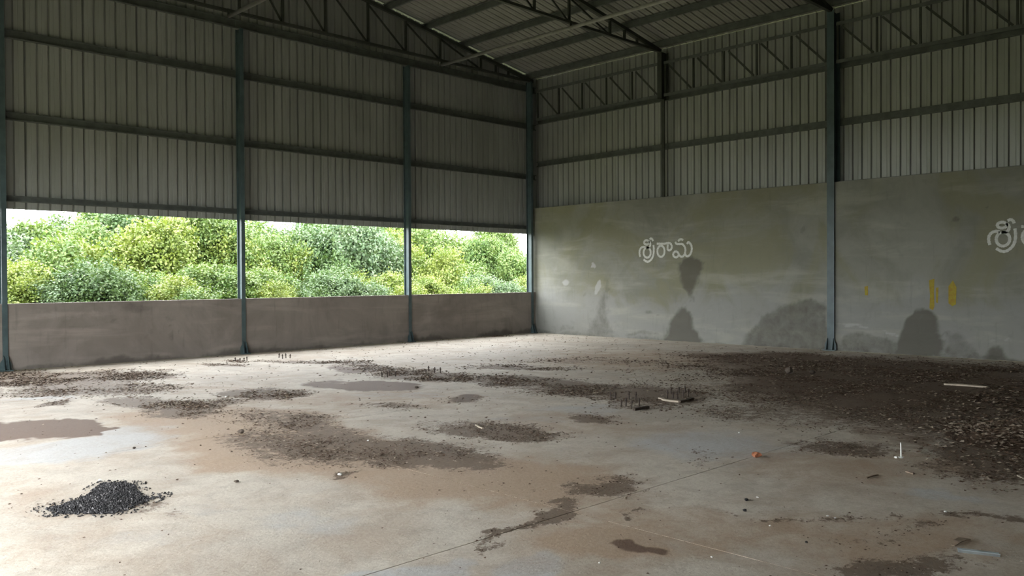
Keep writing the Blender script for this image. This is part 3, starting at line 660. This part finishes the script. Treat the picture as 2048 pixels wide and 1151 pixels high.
def stuff(name, label, cat, V, mats, r):
    n = len(V)//4; me = bpy.data.meshes.new(name)
    f = np.arange(n*4).reshape(-1, 4)[:, [0, 3, 2, 1]]
    T = np.vstack((f[:, [0, 1, 3]], f[:, [1, 2, 3]]))
    me.from_pydata(V.tolist(), [], T.tolist())
    for m in mats: me.materials.append(m)
    mi = (r.uniform(0, 1, n) < .2).astype(np.int32) if len(mats) > 1 else np.zeros(n, np.int32)
    me.polygons.foreach_set('material_index', np.concatenate((mi, mi))); me.update()
    return tag(link(name, me), label, cat, None, 'stuff')
cand = np.stack((rng.uniform(-19, -.05, 900000), rng.uniform(-17.5, -.05, 900000), np.zeros(900000)), 1)
hm = floor_masks(cand)[:, 0]; PX, PY, Zc = pixel_of(cand)
vis = (Zc > 1) & (PX > -120) & (PX < 2600) & (PY < 1250)
# clumping
def vnoise(x, y, s):
    out = np.zeros(len(x))
    for k in range(5):
        a = rng.uniform(0, 6.28); f = s*(1.7**k); out += np.sin(f*(x*math.cos(a)+y*math.sin(a))+rng.uniform(0, 6))*np.sin(f*(y*math.cos(a)-x*math.sin(a))+rng.uniform(0, 6))*.75**k
    return out
cl = np.clip(.55+.5*vnoise(cand[:, 0], cand[:, 1], 2.2), 0, 1.2)
prob = np.clip(hm-.06, 0, 1)**1.3*cl**1.3*.95*np.clip((Zc/9)**-.35, .6, 1.6)+.0045
keep = vis & (rng.uniform(0, 1, len(cand)) < prob)
pos = cand[keep]; PX, PY, Zc = PX[keep], PY[keep], Zc[keep]
regions = [('brown husk litter strewn along the foot of the left parapet bay', (200, 770)), ('brown husk litter in the band around the far bolt clusters', (900, 755)), ('brown husk litter in the large central patch', (760, 900)),
           ('brown husk litter round the nearer bolt clusters', (1290, 800)), ('brown husk litter along the floor joint near the bottom centre', (1130, 1020)), ('brown husk litter in the dim area before the right wall', (1750, 800)),
           ('coarse husk litter heaped at the right edge', (1990, 900)), ('brown husk litter in the bottom right corner', (1850, 1100)), ('sparse husk crumbs over the pale floor at the bottom left', (250, 1040))]
ctr = np.array([q for _, q in regions], float)
ri = np.argmin(((PX[:, None]-ctr[None, :, 0])/1.8)**2+((PY[:, None]-ctr[None, :, 1])*1.0)**2, 1)
for i, (lab, _) in enumerate(regions):
    p = pos[ri == i]
    if len(p) < 3: continue
    big = .034 if i == 6 else .024
    sz = big*np.clip(Zc[ri == i]/8, .6, 1.7)
    stuff('husk_litter', lab, 'litter', flakes(len(p), p, sz, lambda q: np.zeros(len(q)), rng), (M['husk'], M['huskpale']), rng)
# low heap at the right edge: ground drift that carries the coarse litter
hc = on_floor(2035, 868)
hp = np.stack((rng.normal(hc[0], .55, 5200), rng.normal(hc[1]-.1, .4, 5200), np.zeros(5200)), 1)
hz = lambda q: .16*np.exp(-(((q[:, 0]-hc[0])/.55)**2+((q[:, 1]-hc[1]+.1)/.4)**2))
us = np.linspace(hc[0]-1.5, hc[0]+1.5, 40); vv = np.linspace(hc[1]-1.2, hc[1]+1.0, 34)
U, V = np.meshgrid(us, vv); Pm = np.stack((U.ravel(), V.ravel(), np.zeros(U.size)), 1); Pm[:, 2] = hz(Pm)+rng.normal(0, .004, len(Pm))*np.minimum(1, hz(Pm)*20)-.006
idx = np.arange(U.size).reshape(U.shape); q = np.stack((idx[:-1, :-1], idx[:-1, 1:], idx[1:, 1:], idx[1:, :-1]), -1).reshape(-1, 4)
me = bpy.data.meshes.new('husk_heap'); me.from_pydata(Pm.tolist(), [], q.tolist()); me.materials.append(M['husk']); me.update()
hh = thing('husk_heap', 'low heap of coarse pale husk at the right edge of the floor', 'heap', (0, 0, 0)); hh['kind'] = 'stuff'
link('drift', me, hh)
vv_ = flakes(len(hp), hp, .04, hz, rng); n = len(vv_)//4; me = bpy.data.meshes.new('loose_husk'); f = np.arange(n*4).reshape(-1, 4)[:, [0, 3, 2, 1]]
me.from_pydata(vv_.tolist(), [], np.vstack((f[:, [0, 1, 3]], f[:, [1, 2, 3]])).tolist()); me.materials.append(M['husk']); me.materials.append(M['huskpale'])
mi = (rng.uniform(0, 1, n) < .4).astype(np.int32); me.polygons.foreach_set('material_index', np.concatenate((mi, mi))); me.update(); o = link('loose_husk', me, hh); o['kind'] = 'stuff'
# charred heap: sampled inside its outline
OUT = [(88, 1017), (120, 1010), (150, 1000), (175, 990), (190, 975), (205, 966), (232, 965), (255, 966), (268, 968), (275, 980), (285, 990), (300, 995), (325, 990), (300, 1001), (275, 1010), (250, 1022), (215, 1028), (150, 1028), (105, 1027)]
FP = np.array([on_floor(*q)[:2] for q in OUT])
cp = np.stack((rng.uniform(FP[:, 0].min()-.1, FP[:, 0].max()+.1, 26000), rng.uniform(FP[:, 1].min()-.1, FP[:, 1].max()+.1, 26000)), 1)
dmin = np.min(np.linalg.norm(cp[:, None]-FP[None], axis=2), 1); ins = inside(cp, FP)
kp = (ins & (rng.uniform(0, 1, len(cp)) < np.clip(.25+dmin*9, 0, 1))) | ((dmin < .09) & (rng.uniform(0, 1, len(cp)) < .06)); cp = cp[kp]; dm = np.where(ins, np.minimum(dmin, .16), 0)[kp]
hgt = dm*.10*rng.uniform(.2, 1, len(cp))
Vc = []; Fc = []
cpl = np.column_stack((cp, hgt)); mb = MB()
for q in cpl:
    s = random.uniform(.006, .015); a = random.uniform(0, 6.28); k = len(mb.v)
    pts = [(s, 0, 0), (-s*.4, s*.7, .1*s), (-s*.5, -s*.7, 0), (0, 0, s*random.uniform(.4, .9))]
    for px_, py_, pz_ in pts: mb.v.append((q[0]+px_*math.cos(a)-py_*math.sin(a), q[1]+px_*math.sin(a)+py_*math.cos(a), q[2]+.001+pz_))
    mb.f += [(k, k+1, k+3), (k+1, k+2, k+3), (k+2, k, k+3), (k, k+2, k+1)]
chm = mb.mesh('charred_heap', M['coal']); chm.materials.append(M['ash'])
fl_ = np.repeat((rng.uniform(0, 1, len(cpl)) < .10).astype(np.int32), 4); chm.polygons.foreach_set('material_index', fl_)
tag(link('charred_heap', chm), 'low black heap of charred husk on the pale floor at left', 'heap', None, 'stuff')

# ------------------------------------------------------------------ trees and shrubs beyond the opening
def crown_mesh(name, mat, seed, rx, rz, n_cl, per, leaf):
    r = np.random.default_rng(seed); V = []; 
    # lumpy crown: clusters on several overlapping lobes
    lobes = [(r.normal(0, .45*rx, 2), r.uniform(.25, .85)*2*rz-rz*.9, r.uniform(.38, .62)*rx) for _ in range(9)]+[((0, 0), -.2*rz, .8*rx)]
    cc = []
    for k in range(n_cl):
        (lx, ly), lz, lr = lobes[r.integers(len(lobes))]
        d = r.normal(0, 1, 3); d /= np.linalg.norm(d); rad = lr*r.uniform(.55, 1.05)
        cc.append(((lx+d[0]*rad, ly+d[1]*rad, lz+d[2]*rad*.9), d))
    for c, d in cc:
        n = per; P = np.array(c)+r.normal(0, leaf*1.5, (n, 3))
        a = r.normal(0, 1, (n, 3))+d*.6+np.array((0, 0, -.35)); a /= np.linalg.norm(a, axis=1)[:, None]
        nr = r.normal(0, .55, (n, 3))+d*.55+np.array((0, 0, .75)); s = np.cross(a, nr); s /= np.linalg.norm(s, axis=1)[:, None]+1e-9
        u = np.cross(s, a)
        L = leaf*r.uniform(.7, 1.35, (n, 1)); W_ = L*.36
        q = np.stack((P, P+a*L*.45+s*W_-u*.06*L, P+a*L, P+a*L*.45-s*W_-u*.06*L), 1)
        V.append(q.reshape(-1, 3))
    V = np.vstack(V); n = len(V)//4; f = np.arange(n*4).reshape(-1, 4)
    me = bpy.data.meshes.new(name); me.from_pydata(V.tolist(), [], f.tolist()); me.materials.append(mat); me.update(); return me
crowns = {}
for k, (mt, sd) in enumerate((('leafA', 1), ('leafB', 2), ('leafC', 3), ('leafA', 4), ('leafD', 5))):
    crowns[k] = crown_mesh('foliage', M[mt], sd, 1.9, 1.5, 620, 62, .105)
def wood_mesh(seed, h):
    r = random.Random(seed); mb = MB(); top = (r.uniform(-.2, .2), r.uniform(-.2, .2), h)
    mb.tube([(0, 0, 0), (.05, -.04, h*.4), top], [.085, .07, .045], 8); return mb, top
def tree(label, x, y, h, wide, variant, rot, sway=0):
    t = thing('leafy_tree', label, 'tree', (x, y, -.27), 'trees and shrubs beyond the opening')
    r = random.Random(hash((round(x, 1), round(y, 1))) & 255)
    mb, top = wood_mesh(r.randint(0, 99), h*.55); part('trunk', mb, M['bark'], t, True)
    for i in range(5):
        a = r.uniform(0, 6.28); l = wide*r.uniform(.4, .7)
        s0 = (top[0]*.6, top[1]*.6, h*r.uniform(.22, .4)); part('branch', MB().tube([s0, (s0[0]+l*.5*math.cos(a), s0[1]+l*.5*math.sin(a), s0[2]+h*.14), (s0[0]+l*math.cos(a), s0[1]+l*math.sin(a), s0[2]+h*.36)], [.04, .028, .012], 6), M['bark'], t, True)
    o = link('foliage', crowns[variant], t, (0, 0, h*.56)); o['kind'] = 'stuff'; o.scale = (wide/1.9, wide/1.9, h*.5/1.75); o.rotation_euler = (0, 0, rot)
T = [  # label, picture column, picture row of the crown's top, distance behind the wall, half width, foliage kind
    ('distant tree showing above the left third of the left opening', 210, 395, 17, 2.3, 1), ('distant tree behind the centre of the left opening', 335, 390, 17.5, 2.5, 0), ('distant tree behind the right end of the left opening', 445, 395, 17, 2.2, 1), ('distant tree behind the left end of the middle opening', 590, 425, 17, 2.0, 4),
    ('distant tree behind the centre of the middle opening', 680, 415, 18, 2.5, 1), ('distant tree behind the right end of the middle opening', 780, 420, 17, 2.3, 3), ('distant tree at the left end of the right opening', 858, 440, 17.5, 1.9, 0), ('distant thin tree between the two sky patches of the right opening', 972, 445, 17, 1.5, 3), ('distant low tree under the sky at the right opening end', 1050, 505, 18, 2.0, 4),
    ('pale blue green tree beside the left column with sky above', 45, 447, 11, 1.9, 4), ('mid green tree left of centre in the left opening', 165, 432, 10.5, 1.7, 0), ('bright yellow green tree in the centre of the left opening', 290, 425, 10, 1.8, 2), ('tall mid green tree right of centre in the left opening', 375, 418, 11, 1.7, 3), ('pale yellow green tree beside the column of left and middle openings', 455, 440, 10.5, 1.5, 2),
    ('bright green tree at the left end of the middle opening', 530, 462, 10.5, 1.5, 0), ('dark green tree left of centre in the middle opening', 620, 440, 11, 1.8, 1), ('grey green tree right of centre in the middle opening', 715, 432, 10.5, 1.8, 4), ('yellow green tree beside the column of middle and right openings', 795, 450, 11, 1.5, 2), ('mid green tree below the sky patch in the right opening', 900, 522, 10.5, 1.5, 0), ('loose green tree right of the sky patch in the right opening', 985, 480, 11, 1.4, 3), ('yellow green tree at the right end of the right opening', 1050, 520, 10.5, 1.5, 2),
    ('low bright shrub by the left column foot', 25, 515, 6.2, 1.2, 2), ('low blue green shrub left in the left opening', 95, 545, 6.6, 1.2, 4), ('low dark shrub left of centre in the left opening', 170, 520, 6.0, 1.3, 1), ('low yellow green shrub at the centre of the left opening', 245, 550, 6.4, 1.2, 2), ('low mid green shrub right of centre in the left opening', 320, 540, 6.0, 1.2, 0), ('low grey green shrub at the right end of the left opening', 415, 535, 6.6, 1.3, 3),
    ('low mid green shrub at the left end of the middle opening', 515, 545, 6.4, 1.2, 3), ('low yellow shrub left of centre in the middle opening', 560, 560, 6.0, .9, 2), ('low dark shrub at the centre of the middle opening', 640, 535, 6.4, 1.2, 1), ('low pale shrub right of centre in the middle opening', 710, 550, 6.0, 1.1, 4), ('low yellow green shrub at the right end of the middle opening', 780, 540, 6.4, 1.2, 2),
    ('low yellow green shrub at the left end of the right opening', 860, 545, 6.2, 1.1, 2), ('low mid green shrub at the centre of the right opening', 935, 555, 6.5, 1.2, 0), ('low pale shrub right of centre in the right opening', 1000, 550, 6.0, 1.1, 4), ('low yellow green shrub by the corner column', 1050, 548, 6.5, 1.1, 2)]
for i, (lab, px_, py_, Y_, wd, v) in enumerate(T):
    P = hit((px_, py_), 1, Y_); tree(lab, P[0], Y_, (P[2]+.27)/1.1, wd, v, i*1.3)
